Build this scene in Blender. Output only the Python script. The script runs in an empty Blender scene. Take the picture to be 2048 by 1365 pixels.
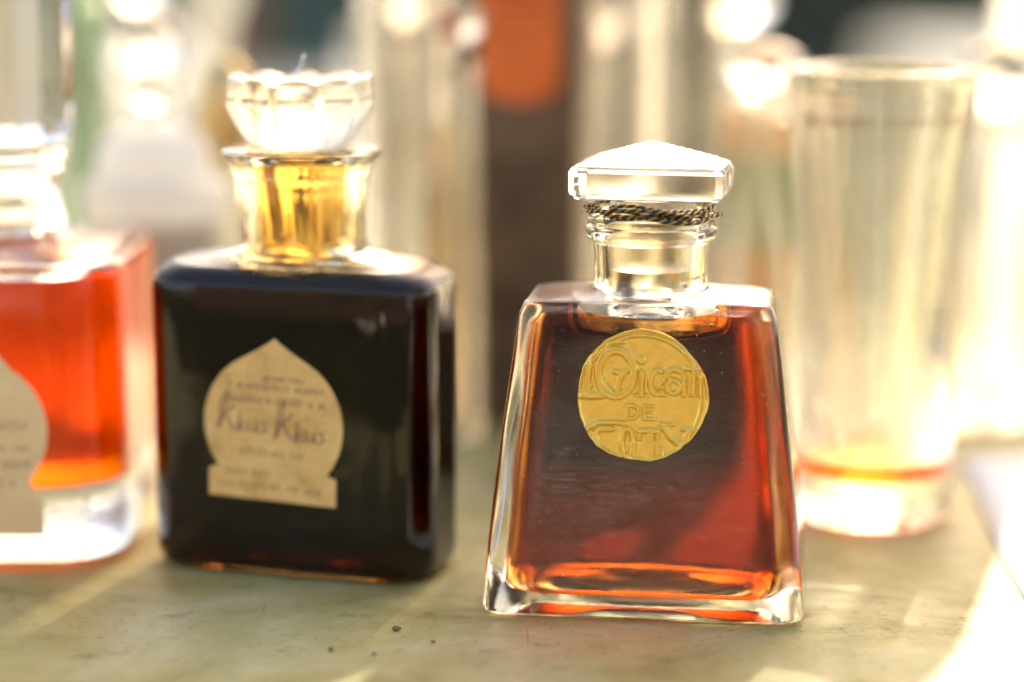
import bpy, bmesh, math, random
import numpy as np
from mathutils import Vector, Matrix
R = math.radians
random.seed(7)
sc = bpy.context.scene
col = sc.collection

# ------------------------------------------------------------------ camera
PITCH = 10.3
CAMZ = 0.136
cam_d = bpy.data.cameras.new('camera')
cam = bpy.data.objects.new('camera', cam_d); col.objects.link(cam)
cam.location = (0, 0, CAMZ)
cam.rotation_euler = (R(90 - PITCH), 0, 0)
cam_d.sensor_width = 36; cam_d.lens = 85
cam_d.clip_start = 0.01; cam_d.clip_end = 400
cam_d.dof.use_dof = True
cam_d.dof.focus_distance = 0.461
cam_d.dof.aperture_fstop = 3.4
cam_d.dof.aperture_blades = 7
cam_d.dof.aperture_rotation = R(12)
sc.camera = cam

# ------------------------------------------------------------------ light
SUN_EL, SUN_AZ = 37.0, 17.0          # azimuth: degrees to the right of the view direction
w = bpy.data.worlds.new('World'); sc.world = w; w.use_nodes = True
wn = w.node_tree
sky = wn.nodes.new('ShaderNodeTexSky'); sky.sky_type = 'NISHITA'; sky.sun_disc = False
sky.sun_elevation = R(SUN_EL); sky.sun_rotation = R(SUN_AZ)
sky.dust_density = 2.5; sky.air_density = 1.0; sky.ozone_density = 1.0
bg = wn.nodes['Background']; bg.inputs['Strength'].default_value = 0.15
wb = wn.nodes.new('ShaderNodeMixRGB'); wb.blend_type = 'MULTIPLY'; wb.inputs[0].default_value = 1.0; wb.inputs[2].default_value = (1.0, 0.84, 0.70, 1)   # warm white balance
wn.links.new(sky.outputs[0], wb.inputs[1]); wn.links.new(wb.outputs[0], bg.inputs['Color'])
sl = bpy.data.lights.new('sun', 'SUN'); sl.energy = 2.5; sl.angle = R(0.7); sl.color = (1.0, 0.93, 0.80); sl.cycles.is_caustics_light = True
sun = bpy.data.objects.new('sun', sl); col.objects.link(sun)
d = Vector((math.sin(R(SUN_AZ)) * math.cos(R(SUN_EL)), math.cos(R(SUN_AZ)) * math.cos(R(SUN_EL)), math.sin(R(SUN_EL))))
sun.rotation_euler = d.to_track_quat('Z', 'Y').to_euler(); sun.location = d * 3
sc.view_settings.view_transform = 'Standard'; sc.view_settings.look = 'None'
sc.view_settings.exposure = 1.82; sc.view_settings.gamma = 1.0
cy = sc.cycles
cy.max_bounces = 24; cy.transmission_bounces = 20; cy.glossy_bounces = 8; cy.diffuse_bounces = 4
cy.transparent_max_bounces = 24; cy.volume_bounces = 0
cy.caustics_reflective = True; cy.caustics_refractive = True
cy.blur_glossy = 0.3
cy.sample_clamp_indirect = 6.0; cy.sample_clamp_direct = 0.0
cy.use_denoising = True
try: cy.denoiser = 'OPENIMAGEDENOISE'
except Exception: pass

# ------------------------------------------------------------------ node helpers
class NT:
    def __init__(s, name):
        s.m = bpy.data.materials.new(name); s.m.use_nodes = True
        s.t = s.m.node_tree; s.p = s.t.nodes['Principled BSDF']; s.out = s.t.nodes['Material Output']
    def n(s, kind, **kw):
        nd = s.t.nodes.new(kind)
        for k, v in kw.items():
            if k in nd.inputs: nd.inputs[k].default_value = v
            else: setattr(nd, k, v)
        return nd
    def l(s, a, b): s.t.links.new(a, b)
    def noise(s, scale, detail=3.0, rough=0.5, vec=None, dist=0.0):
        nd = s.n('ShaderNodeTexNoise', Scale=scale, Detail=detail, Roughness=rough, Distortion=dist)
        if vec is None:
            tc = s.n('ShaderNodeTexCoord'); vec = tc.outputs['Object']
        s.l(vec, nd.inputs['Vector']); return nd
    def mapped(s, scale):
        tc = s.n('ShaderNodeTexCoord'); mp = s.n('ShaderNodeMapping'); mp.inputs['Scale'].default_value = scale
        s.l(tc.outputs['Object'], mp.inputs['Vector']); return mp.outputs[0]
    def ramp(s, fac, stops):
        r = s.n('ShaderNodeValToRGB'); e = r.color_ramp.elements
        while len(e) < len(stops): e.new(0.5)
        for k, (p, c) in enumerate(stops):
            e[k].position = p; e[k].color = (*c, 1) if len(c) == 3 else c
        s.l(fac, r.inputs[0]); return r
    def bump(s, h, strength, dist, target=None):
        b = s.n('ShaderNodeBump', Strength=strength, Distance=dist)
        s.l(h, b.inputs['Height']); s.l(b.outputs[0], (target or s.p).inputs['Normal']); return b

def glass(name, color=(1, 1, 1), ior=1.5, rough=0.0, wav=0.25, smudge=0.0, pits=0.0, trans=0.0, prints=0.0):
    g = NT(name); p = g.p
    p.inputs['Base Color'].default_value = (*color, 1)
    p.inputs['Transmission Weight'].default_value = 1
    p.inputs['IOR'].default_value = ior
    p.inputs['Roughness'].default_value = rough
    n1 = g.noise(90, 2.0, 0.5)
    h = n1.outputs[0]
    if smudge:
        n2 = g.noise(2.0, 6.0, 0.65, g.mapped((160, 160, 420)), 1.2)
        mul = g.n('ShaderNodeMath', operation='MULTIPLY'); mul.inputs[1].default_value = smudge
        g.l(n2.outputs[0], mul.inputs[0])
        add = g.n('ShaderNodeMath', operation='ADD'); g.l(h, add.inputs[0]); g.l(mul.outputs[0], add.inputs[1]); h = add.outputs[0]
    if pits:
        n3 = g.noise(900, 4.0, 0.7)
        mul = g.n('ShaderNodeMath', operation='MULTIPLY'); mul.inputs[1].default_value = pits
        g.l(n3.outputs[0], mul.inputs[0])
        add = g.n('ShaderNodeMath', operation='ADD'); g.l(h, add.inputs[0]); g.l(mul.outputs[0], add.inputs[1]); h = add.outputs[0]
    g.bump(h, wav, 0.0006)
    if prints:
        n4 = g.noise(1.0, 5, .6, g.mapped((110, 110, 75)), 0.8); r4 = g.ramp(n4.outputs[0], [(0.47, (0.0,) * 3), (0.62, (prints,) * 3), (0.72, (prints * .3,) * 3)]); g.l(r4.outputs[0], p.inputs['Roughness'])
    if trans:
        tr = g.n('ShaderNodeBsdfTransparent'); tr.inputs[0].default_value = (*color, 1)
        mx = g.n('ShaderNodeMixShader'); mx.inputs[0].default_value = trans
        g.l(p.outputs[0], mx.inputs[1]); g.l(tr.outputs[0], mx.inputs[2]); g.l(mx.outputs[0], g.out.inputs['Surface'])
    return g.m

def liquid(name, sig, tint, ior=1.36, glass_ior=1.5):
    """single surface between glass and liquid; faces flagged 'air' meet the air instead"""
    g = NT(name); g.t.nodes.remove(g.p)
    gl = g.n('ShaderNodeBsdfGlass', Roughness=0.0); gl.inputs['Color'].default_value = (*tint, 1)
    at = g.n('ShaderNodeAttribute', attribute_name='air')
    mr = g.n('ShaderNodeMapRange'); mr.inputs['To Min'].default_value = ior / glass_ior; mr.inputs['To Max'].default_value = ior
    g.l(at.outputs['Fac'], mr.inputs['Value']); g.l(mr.outputs[0], gl.inputs['IOR'])
    g.l(gl.outputs[0], g.out.inputs['Surface'])
    D = max(sig) * 1.02
    va = g.n('ShaderNodeVolumeAbsorption', Density=D); va.inputs['Color'].default_value = (*[1 - s / D for s in sig], 1)
    g.l(va.outputs[0], g.out.inputs['Volume'])
    return g.m

def plain(name, color, rough=0.6, metal=0.0, var=0.12, scale=120, bump=0.15, spec=0.5, bdist=0.0002):
    g = NT(name); p = g.p
    nz = g.noise(scale, 5, 0.6)
    a = tuple(max(0, c * (1 - var)) for c in color); b = tuple(min(1, c * (1 + var)) for c in color)
    rp = g.ramp(nz.outputs[0], [(0.3, a), (0.7, b)])
    g.l(rp.outputs[0], p.inputs['Base Color'])
    p.inputs['Roughness'].default_value = rough; p.inputs['Metallic'].default_value = metal
    p.inputs['Specular IOR Level'].default_value = spec
    g.bump(nz.outputs[0], bump, bdist)
    return g.m

# ------------------------------------------------------------------ object helpers
def tag(o, label, cat, group=None):
    o['label'] = label; o['category'] = cat
    if group: o['group'] = group
    return o
def thing(name, label, cat, loc=(0, 0, 0), rz=0, group=None):
    o = bpy.data.objects.new(name, None); col.objects.link(o); o.empty_display_size = 0.01
    o.location = loc; o.rotation_euler = (0, 0, rz)
    return tag(o, label, cat, group)
def mesh_obj(name, verts, faces, mat, parent=None, smooth=True, angle=35, kind=None, label=None):
    me = bpy.data.meshes.new(name); me.from_pydata([tuple(v) for v in verts], [], faces); me.validate(); me.update()
    if smooth:
        me.shade_smooth()
        me.set_sharp_from_angle(angle=R(angle))
    if mat: me.materials.append(mat)
    o = bpy.data.objects.new(name, me); col.objects.link(o)
    if parent: o.parent = parent
    if name in ('glass_body', 'perfume'): o.cycles.is_caustics_caster = True
    if name == 'table_top': o.cycles.is_caustics_receiver = True
    if kind: o['kind'] = kind
    if label: o['label'] = label
    return o
def rrect(a, b, r, z, nc=8, ns=10, cx=0, cy_=0):
    """rounded rectangle section, same topology for every call"""
    r = min(r, a * 0.999, b * 0.999); pts = []
    cs = [(a - r, b - r, 0), (-(a - r), b - r, 90), (-(a - r), -(b - r), 180), (a - r, -(b - r), 270)]
    for k, (x, y, s) in enumerate(cs):
        for i in range(nc):
            t = R(s + 90 * i / (nc - 1)); pts.append((x + r * math.cos(t), y + r * math.sin(t)))
        nx, ny, ns_ = cs[(k + 1) % 4]
        p0 = pts[-1]; t = R(ns_); p1 = (nx + r * math.cos(t), ny + r * math.sin(t))
        for i in range(1, ns + 1):
            f = i / (ns + 1); pts.append((p0[0] + (p1[0] - p0[0]) * f, p0[1] + (p1[1] - p0[1]) * f))
    return [(x + cx, y + cy_, z) for x, y in pts]
def circ_like(r, z, ref):
    """circle sampled at the angles of a reference ring, so both loft cleanly"""
    out = []
    for x, y, _ in ref:
        t = math.atan2(y, x); out.append((r * math.cos(t), r * math.sin(t), z))
    return out
def circ(r, z, n=64): return [(r * math.cos(2 * math.pi * i / n), r * math.sin(2 * math.pi * i / n), z) for i in range(n)]
def lerp_ring(A, B, t, z=None):
    return [(a[0] + (b[0] - a[0]) * t, a[1] + (b[1] - a[1]) * t, (a[2] + (b[2] - a[2]) * t) if z is None else z) for a, b in zip(A, B)]
def loft(rings, cap0=True, cap1=True):
    n = len(rings[0]); V = []; F = []
    for r in rings: V += r
    for k in range(len(rings) - 1):
        for i in range(n):
            j = (i + 1) % n; F.append((k * n + i, k * n + j, (k + 1) * n + j, (k + 1) * n + i))
    for flag, k, rev in ((cap0, 0, True), (cap1, len(rings) - 1, False)):
        if flag:
            c = len(V); ring = rings[k]
            V.append((sum(p[0] for p in ring) / n, sum(p[1] for p in ring) / n, sum(p[2] for p in ring) / n))
            for i in range(n):
                j = (i + 1) % n
                F.append((c, k * n + j, k * n + i) if rev else (c, k * n + i, k * n + j))
    return V, F
def lathe(prof, n=64, cap0=True, cap1=True): return loft([circ(r, z, n) for r, z in prof], cap0, cap1)
def box_vf(x0, x1, y0, y1, z0, z1, bev=0.0004, seg=2):
    bm = bmesh.new(); bmesh.ops.create_cube(bm, size=1)
    for v in bm.verts:
        v.co = Vector(((x0 + x1) / 2 + v.co.x * (x1 - x0), (y0 + y1) / 2 + v.co.y * (y1 - y0), (z0 + z1) / 2 + v.co.z * (z1 - z0)))
    if bev: bmesh.ops.bevel(bm, geom=bm.edges[:] , offset=bev, segments=seg, affect='EDGES', profile=0.5)
    bm.verts.index_update(); V = [tuple(v.co) for v in bm.verts]; F = [tuple(v.index for v in f.verts) for f in bm.faces]; bm.free()
    return V, F
def tube(path, rad, n=8, closed=False):
    P = [Vector(p) for p in path]; m = len(P); rings = []
    for i in range(m):
        if closed: tan = (P[(i + 1) % m] - P[(i - 1) % m]).normalized()
        else: tan = (P[min(i + 1, m - 1)] - P[max(i - 1, 0)]).normalized()
        up = Vector((0, 0, 1)) if abs(tan.z) < 0.9 else Vector((0, 1, 0))
        s = tan.cross(up).normalized(); u = s.cross(tan)
        rr = rad(i / (m - 1)) if callable(rad) else rad
        rings.append([tuple(P[i] + (s * math.cos(2 * math.pi * k / n) + u * math.sin(2 * math.pi * k / n)) * rr) for k in range(n)])
    V, F = loft(rings, not closed, not closed)
    if closed:
        b = (m - 1) * n
        for i in range(n):
            j = (i + 1) % n; F.append((b + i, b + j, j, i))
    return V, F
def join(parts):
    V = []; F = []
    for v, f in parts:
        o = len(V); V += list(v); F += [tuple(i + o for i in q) for q in f]
    return V, F
def air_attr(o, test):
    me = o.data; a = me.attributes.new('air', 'FLOAT', 'FACE')
    for p in me.polygons: a.data[p.index].value = 1.0 if test(p.center) else 0.0
def sm(t): t = min(1, max(0, t)); return t * t * (3 - 2 * t)

# ------------------------------------------------------------------ materials
M_GLASS = glass('clear_old_glass', (0.985, 0.985, 0.95), wav=0.10, smudge=0.45, prints=0.14)
M_NECK = glass('honey_tinted_glass', (0.98, 0.87, 0.58), wav=0.35)
M_BG = glass('pale_clear_glass', (0.98, 0.97, 0.92), wav=0.35, rough=0.0, trans=0.25)
M_BGF = glass('satin_clear_glass', (0.98, 0.95, 0.87), wav=0.35, rough=0.14, trans=0.12)
M_BGGREEN = glass('pale_green_glass', (0.74, 0.86, 0.74), wav=0.3, trans=0.2)
M_FROST = glass('satin_etched_glass', (0.98, 0.97, 0.95), rough=0.24, wav=0.4, pits=0.6)
M_STOP = glass('cut_stopper_glass', (0.99, 0.98, 0.95), rough=0.03, wav=0.1, pits=0.08)
M_L1 = liquid('amber_perfume', (54, 155, 350), (1.0, 0.97, 0.90))
M_L2 = liquid('dark_brown_perfume', (210, 290, 420), (0.6, 0.35, 0.15))
M_L3 = liquid('orange_perfume', (3, 26, 90), (0.97, 0.52, 0.08))
M_L4 = liquid('amber_dregs', (8, 85, 260), (0.95, 0.62, 0.26))
M_CORD_D = plain('black_thread', (0.015, 0.035, 0.03), 0.45)
M_CORD_G = plain('gold_thread', (0.75, 0.45, 0.12), 0.35, 0.8)
M_INK = plain('purple_ink', (0.33, 0.17, 0.14), 0.8)
M_INKB = plain('brown_print', (0.38, 0.22, 0.10), 0.8)

def opal(name, c, tr=0.5):
    g = NT(name); d_ = g.n('ShaderNodeBsdfDiffuse'); d_.inputs[0].default_value = (*c, 1); t_ = g.n('ShaderNodeBsdfTranslucent'); t_.inputs[0].default_value = (*c, 1)
    m1 = g.n('ShaderNodeMixShader'); m1.inputs[0].default_value = tr; g.l(d_.outputs[0], m1.inputs[1]); g.l(t_.outputs[0], m1.inputs[2])
    gs = g.n('ShaderNodeBsdfGlossy', Roughness=0.12); m2 = g.n('ShaderNodeMixShader'); m2.inputs[0].default_value = 0.06
    g.l(m1.outputs[0], m2.inputs[1]); g.l(gs.outputs[0], m2.inputs[2]); g.l(m2.outputs[0], g.out.inputs['Surface']); return g.m
# table: pale olive paint, worn
def m_table():
    g = NT('pale_olive_worn_paint'); p = g.p
    n1 = g.noise(22, 7, 0.68, dist=0.6); n2 = g.noise(85, 6, 0.7); n3 = g.noise(500, 4, 0.7)
    c1 = g.ramp(n1.outputs[0], [(0.3, (0.27, 0.21, 0.07)), (0.46, (0.41, 0.36, 0.14)), (0.56, (0.47, 0.43, 0.20)), (0.70, (0.58, 0.54, 0.32))])
    c2 = g.ramp(n2.outputs[0], [(0.30, (0.25, 0.21, 0.12)), (0.42, (1, 1, 1)), (1, (1, 1, 1))])
    mx = g.n('ShaderNodeMixRGB', blend_type='MULTIPLY'); mx.inputs[0].default_value = 0.5
    g.l(c1.outputs[0], mx.inputs[1]); g.l(c2.outputs[0], mx.inputs[2])
    scs = []
    for rot, sc_ in ((25, (40, 1100, 1)), (-50, (900, 30, 1)), (70, (55, 1500, 1))):
        tc_ = g.n('ShaderNodeTexCoord'); mp_ = g.n('ShaderNodeMapping'); mp_.inputs['Rotation'].default_value = (0, 0, R(rot)); mp_.inputs['Scale'].default_value = sc_
        g.l(tc_.outputs['Object'], mp_.inputs['Vector']); ns_ = g.noise(1.0, 2, .5, mp_.outputs[0]); rs_ = g.ramp(ns_.outputs[0], [(0.70, (1, 1, 1)), (0.76, (0.45, 0.40, 0.32))]); scs.append(rs_)
    for rs_ in scs:
        m_s = g.n('ShaderNodeMixRGB', blend_type='MULTIPLY'); m_s.inputs[0].default_value = 0.6; g.l(mx.outputs[0], m_s.inputs[1]); g.l(rs_.outputs[0], m_s.inputs[2]); mx = m_s
    c3 = g.ramp(n3.outputs[0], [(0.32, (0.30, 0.22, 0.12)), (0.40, (1, 1, 1)), (0.66, (1, 1, 1)), (0.72, (1.25, 1.2, 1.1))])
    mx2 = g.n('ShaderNodeMixRGB', blend_type='MULTIPLY'); mx2.inputs[0].default_value = 0.6
    g.l(mx.outputs[0], mx2.inputs[1]); g.l(c3.outputs[0], mx2.inputs[2])
    g.l(mx2.outputs[0], p.inputs['Base Color'])
    rr = g.ramp(n2.outputs[0], [(0.3, (0.6,) * 3), (0.7, (0.42,) * 3)])
    g.l(rr.outputs[0], p.inputs['Roughness']); p.inputs['Specular IOR Level'].default_value = 0.18
    add = g.n('ShaderNodeMath', operation='ADD'); g.l(n2.outputs[0], add.inputs[0])
    m_ = g.n('ShaderNodeMath', operation='MULTIPLY'); m_.inputs[1].default_value = 0.3
    g.l(n3.outputs[0], m_.inputs[0]); g.l(m_.outputs[0], add.inputs[1])
    g.bump(add.outputs[0], 0.7, 0.0005)
    return g.m
M_TABLE = m_table()

# ------------------------------------------------------------------ setting
V, F = box_vf(-0.55, 0.75, 0.340, 0.74, -0.03, 0.0, 0.002)
t = thing('table', 'pale olive green painted table top that every bottle stands on', 'table', (0, 0, 0))
mesh_obj('table_top', V, F, M_TABLE, t)
for x in (-0.50, 0.70):
    for y in (0.37, 0.70):
        V, F = box_vf(x - 0.025, x + 0.025, y - 0.025, y + 0.025, -0.75, -0.031, 0.002)
        mesh_obj('table_leg', V, F, M_TABLE, t)
def m_ground():
    g = NT('shaded_grass_and_earth'); p = g.p
    n1 = g.noise(1.3, 6, 0.6); n2 = g.noise(40, 4, 0.7)
    c = g.ramp(n1.outputs[0], [(0.35, (0.035, 0.028, 0.016)), (0.5, (0.055, 0.06, 0.02)), (0.7, (0.10, 0.10, 0.035))])
    g.l(c.outputs[0], p.inputs['Base Color']); p.inputs['Roughness'].default_value = 0.9
    g.bump(n2.outputs[0], 0.6, 0.03); return g.m
GV = [(-150, -150, -0.75), (150, -150, -0.75), (150, 300, -0.75), (-150, 300, -0.75)]
mesh_obj('ground', GV, [(0, 1, 2, 3)], m_ground(), None, False, kind='structure')

# ------------------------------------------------------------------ MAIN BOTTLE
def hw1(z):   # half width of the body
    u = z / 0.0605; return 0.0310 + (0.0242 - 0.0310) * (u ** 1.30)
def hd1(z):
    u = z / 0.0605; return 0.0192 + (0.0130 - 0.0192) * u
MAIN = (0.0270, 0.4640); MAIN_RZ = R(-7.5)
bt = thing('perfume_bottle', 'sharp tapered glass bottle of red amber perfume with round gold seal and square white stopper', 'perfume bottle', (*MAIN, 0.0006), MAIN_RZ)
rings = []
rings.append(rrect(0.0200, 0.0100, 0.0030, 0.0016)); rings.append(rrect(0.0235, 0.0125, 0.0035, 0.0013))
rings.append(rrect(0.0284, 0.0165, 0.0036, 0.0002)); rings.append(rrect(0.0297, 0.0178, 0.0038, 0.0))
rings.append(rrect(0.0307, 0.0189, 0.0040, 0.0007)); rings.append(rrect(0.0310, 0.0191, 0.0040, 0.0018))
for k in range(1, 15):
    z = 0.0022 + (0.0578 - 0.0022) * k / 14; rings.append(rrect(hw1(z), hd1(z), 0.0040 + 0.0004 * k / 14, z))
rings.append(rrect(0.0242, 0.0130, 0.0044, 0.0587)); rings.append(rrect(0.0239, 0.0127, 0.0044, 0.0596))
rings.append(rrect(0.0232, 0.0120, 0.0044, 0.0603))
ref = rings[-1]
top = rrect(0.0215, 0.0105, 0.004, 0.0607); rings.append(top)
c0 = circ_like(0.0116, 0.0616, ref)
for tt in (0.5, 0.85): rings.append(lerp_ring(top, c0, tt))
for r, z in [(0.0114, 0.0618), (0.01115, 0.0624), (0.01105, 0.0635), (0.0110, 0.0660), (0.0110, 0.0695), (0.01115, 0.0707), (0.0117, 0.0712),
             (0.0124, 0.0716), (0.01275, 0.0723), (0.0128, 0.0731), (0.01265, 0.0738), (0.0121, 0.0743), (0.0123, 0.0748), (0.01245, 0.0754),
             (0.0122, 0.0760), (0.0114, 0.0764), (0.0103, 0.0764), (0.0096, 0.0760), (0.0092, 0.0750), (0.0086, 0.0700), (0.0082, 0.0650),
             (0.0083, 0.0625), (0.0092, 0.0606), (0.0110, 0.0596), (0.0135, 0.0585), (0.0152, 0.0581)]:
    rings.append(circ_like(r, z, ref))
V, F = loft(rings, True, False)
gb = mesh_obj('glass_body', V, F, M_GLASS, bt, angle=40)
gb.data.materials.append(glass('worn_shoulder_glass', (0.99, 0.97, 0.92), rough=0.30, wav=0.25, pits=0.5))
gb.data.materials.append(glass('straw_neck_glass', (0.985, 0.93, 0.76), wav=0.12))
for p_ in gb.data.polygons:
    if p_.center.z > 0.0622: p_.material_index = 2
    if p_.normal.z > 0.75 and 0.0600 < p_.center.z < 0.0619: p_.material_index = 1
# liquid: cavity wall, domed floor, air bubble under the neck
lr = []
for s, z in [(0.10, 0.0064), (0.35, 0.0062), (0.62, 0.0055), (0.82, 0.0042), (0.93, 0.0037), (0.985, 0.0041)]:
    lr.append(rrect(0.0264 * s, 0.0146 * s, 0.006 * s, z))
for k in range(0, 13):
    z = 0.0055 + (0.0556 - 0.0055) * k / 12; u = k / 12
    lr.append(rrect(hw1(z) - 0.0036 + 0.0004 * u, hd1(z) - 0.0040 + 0.0018 * u, 0.0066 - 0.001 * u, z))
lr.append(rrect(0.0207, 0.0106, 0.0046, 0.0573)); lr.append(rrect(0.0200, 0.0101, 0.005, 0.0579))
lref = rings[5]
ell = lambda a, b, z: [(a * math.cos(math.atan2(y, x)), b * math.sin(math.atan2(y, x)), z) for x, y, _ in lref]
lr.append(ell(0.0158, 0.0097, 0.05805)); lr.append(ell(0.0158, 0.0099, 0.0570)); lr.append(ell(0.0156, 0.0095, 0.0546))
lr.append(ell(0.0149, 0.0090, 0.0534)); lr.append(ell(0.0125, 0.0076, 0.0528)); lr.append(ell(0.005, 0.003, 0.0526))
for k_ in range(5, 19):     # hand blown cavity wall, slightly uneven
    lr[k_] = [(x + 0.00013 * math.sin(z * 260 + y * 300) , y + 0.00016 * math.sin(x * 330 + z * 190) + 0.0001 * math.sin(x * 140 - z * 420), z) for x, y, z in lr[k_]]
V, F = loft(lr, True, True)
liq = mesh_obj('perfume', V, F, M_L1, bt, angle=60)
nl = len(lr); base_i = (nl - 6) * len(lr[0])
air_attr(liq, lambda c: c.z > 0.0525 and (c.x / 0.01585) ** 2 + (c.y / 0.0098) ** 2 < 1.0)

# stopper
st_parts = []
hwS, hdS = 0.0148, 0.0094; zb, zt = 0.0801, 0.0856
n = 34; V = []; F = []
def oct_ring(a, b, c, z):
    return [(a - c, -b, z), (a, -b + c, z), (a, b - c, z), (a - c, b, z), (-a + c, b, z), (-a, b - c, z), (-a, -b + c, z), (-a + c, -b, z)]
slab = [oct_ring(0.0138, 0.0084, 0.001, zb - 0.0006), oct_ring(hwS - 0.0009, hdS - 0.0009, 0.0012, zb - 0.0003), oct_ring(hwS - 0.0002, hdS - 0.0002, 0.0012, zb + 0.0003),
        oct_ring(hwS, hdS, 0.0012, zb + 0.0012), oct_ring(hwS, hdS, 0.0012, zt - 0.0010), oct_ring(hwS - 0.0006, hdS - 0.0006, 0.0012, zt)]
Vs, Fs = loft(slab, True, False)
stop = mesh_obj('stopper', *loft(slab + [oct_ring(hwS - 0.0009, hdS - 0.0009, 0.0012, zt + 0.00012)], True, True), M_STOP, bt, angle=20, label='square flat clear glass stopper with low pyramid top')
N = 56; V = []; F = []
for j in range(N + 1):
    for i in range(N + 1):
        x = -1 + 2 * i / N; y = -1 + 2 * j / N
        m = max(abs(x), abs(y)); h = 0.0043 * (1 - m ** 1.05) * 1.0
        rw = m * 9.0; ang = (x if abs(y) >= abs(x) else y) / max(m, 1e-3)
        bead = abs(math.sin(rw * math.pi)) * (0.55 + 0.45 * abs(math.sin(ang * m * 22)))
        h += 0.00030 * bead * sm((0.94 - m) / .15)
        if m < 0.05: h = 0.0043 * (1 - 0.05 ** 1.05) + 0.0002 * math.cos(m / 0.05 * 1.5)
        V.append((x * (hwS - 0.0009), y * (hdS - 0.0009), zt + 0.0002 + h))
for j in range(N):
    for i in range(N):
        a = j * (N + 1) + i; F.append((a, a + 1, a + N + 2, a + N + 1))
bi = [i for i in range(N + 1)] + [(j + 1) * (N + 1) - 1 for j in range(1, N + 1)] + [N * (N + 1) + i for i in range(N - 1, -1, -1)] + [j * (N + 1) for j in range(N - 1, 0, -1)]
F.append(tuple(reversed(bi)))
mesh_obj('pyramid_top', V, F, M_FROST, stop, angle=30)
V, F = lathe([(0.0075, 0.0655), (0.0081, 0.0660), (0.0087, 0.0745), (0.0082, 0.0752), (0.0080, 0.0792), (0.0088, zb - 0.0009)], 48)
mesh_obj('plug', V, F, M_FROST, stop)

stop.rotation_euler = (0, 0, R(-5))
# gold seal with pressed lettering
S = 0.0000239
def arc(cx, cy, rx, ry, a0, a1, n=18): return [(cx + rx * math.cos(R(a0 + (a1 - a0) * k / n)), cy + ry * math.sin(R(a0 + (a1 - a0) * k / n))) for k in range(n + 1)]
strokes = [  # (polyline, half width, height factor) drawn in seal units, y down
    (arc(545, 492, 140, 182, 0, 360, 40), 36, 1.0), (arc(500, 500, 175, 205, 150, 262, 20), 13, .7),
    ([(330, 430), (318, 560), (322, 650)], 26, 1), ([(262, 672), (350, 676), (440, 672)], 30, 1), ([(385, 330), (340, 400), (325, 470)], 16, .8),
    ([(535, 478), (585, 492), (572, 560), (560, 640)], 22, 1), ([(585, 520), (625, 470), (668, 462), (692, 492), (672, 512)], 20, 1),
    ([(450, 545), (470, 590), (520, 640)], 14, .8),
    ([(752, 478), (750, 640)], 24, 1), ([(706, 662), (795, 662)], 15, 1), ([(744, 380), (746, 388)], 34, 1.1),
    (arc(880, 555, 66, 92, 300, 70, 20)[::-1] if False else arc(880, 555, 62, 92, 290, 60, 20), 24, 1),
    ([(862, 470), (850, 492)], 22, 1), ([(850, 655), (935, 655)], 16, .9), ([(880, 600), (905, 560), (925, 530)], 18, .9),
    (arc(1012, 520, 72, 68, 190, 360, 18) + [(1086, 650)], 24, 1), (arc(1005, 590, 50, 52, 0, 360, 22), 20, 1), ([(930, 515), (985, 525), (1040, 545)], 14, .8),
    ([(1105, 440), (1165, 448), (1160, 640)], 20, 1), ([(1165, 450), (1185, 442), (1215, 480), (1216, 650)], 18, 1), ([(1135, 655), (1175, 655)], 10, .8),
    ([(640, 745), (640, 850), (690, 848), (728, 812), (722, 768), (690, 747), (625, 747)], 15, .8),
    ([(775, 745), (775, 850), (852, 850)], 15, .8), ([(770, 747), (848, 747)], 13, .8), ([(778, 797), (830, 797)], 12, .8),
    ([(620, 890), (520, 882), (400, 892), (330, 935)], 20, 1), ([(520, 935), (430, 935), (385, 975), (395, 1030), (440, 1100), (500, 1130)], 26, 1.0),
    ([(612, 950), (600, 1040), (612, 1130), (645, 1150), (678, 1125), (688, 1040), (678, 950), (645, 930), (612, 950)], 21, 1),
    ([(742, 945), (810, 938), (888, 945)], 24, 1), ([(742, 950), (742, 1010)], 16, 1), ([(828, 960), (828, 1160)], 30, 1), ([(888, 950), (884, 1000)], 14, 1),
    ([(915, 1090), (915, 1125)], 22, 1), ([(900, 1150), (935, 1150)], 10, 1),
    ([(930, 900), (985, 985), (1062, 1045), (1105, 1000), (1140, 925)], 26, 1), ([(905, 888), (1005, 888)], 15, 1), ([(1075, 925), (1165, 918)], 15, 1), ([(1062, 1045), (1070, 1100)], 24, 1),
    (arc(755, 668, 478, 478, 215, 345, 50), 15, .7), (arc(755, 668, 470, 500, 350, 400, 20), 10, .5), ([(480, 262), (540, 250), (610, 245)], 14, .8)]
def seal_height(X, Y):
    H = np.zeros_like(X)
    for pl, hw, hf in strokes:
        D = np.full_like(X, 1e9)
        for (x0, y0), (x1, y1) in zip(pl[:-1], pl[1:]):
            dx, dy = x1 - x0, y1 - y0; L = dx * dx + dy * dy + 1e-9
            tt = np.clip(((X - x0) * dx + (Y - y0) * dy) / L, 0, 1)
            D = np.minimum(D, np.hypot(X - x0 - tt * dx, Y - y0 - tt * dy))
        q = np.clip((hw * .86 + 6 - D) / 13, 0, 1); h = q * q * (3 - 2 * q) * hf
        h = h * (1 - 0.12 * np.clip(1 - D / hw, 0, 1))
        H = np.maximum(H, h)
    return H
NR, NA = 120, 300
zc = 0.0432; seal = []
rr = np.linspace(0.0, 1, NR + 1)[1:]; aa = np.linspace(0, 2 * np.pi, NA, endpoint=False)
edge = 522 + 7 * np.sin(3 * aa + 1) + 5 * np.sin(5 * aa + 2) + 2.5 * np.sin(11 * aa + np.sin(3 * aa)) + 1.5 * np.sin(29 * aa + 2 * np.sin(5 * aa))
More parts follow.
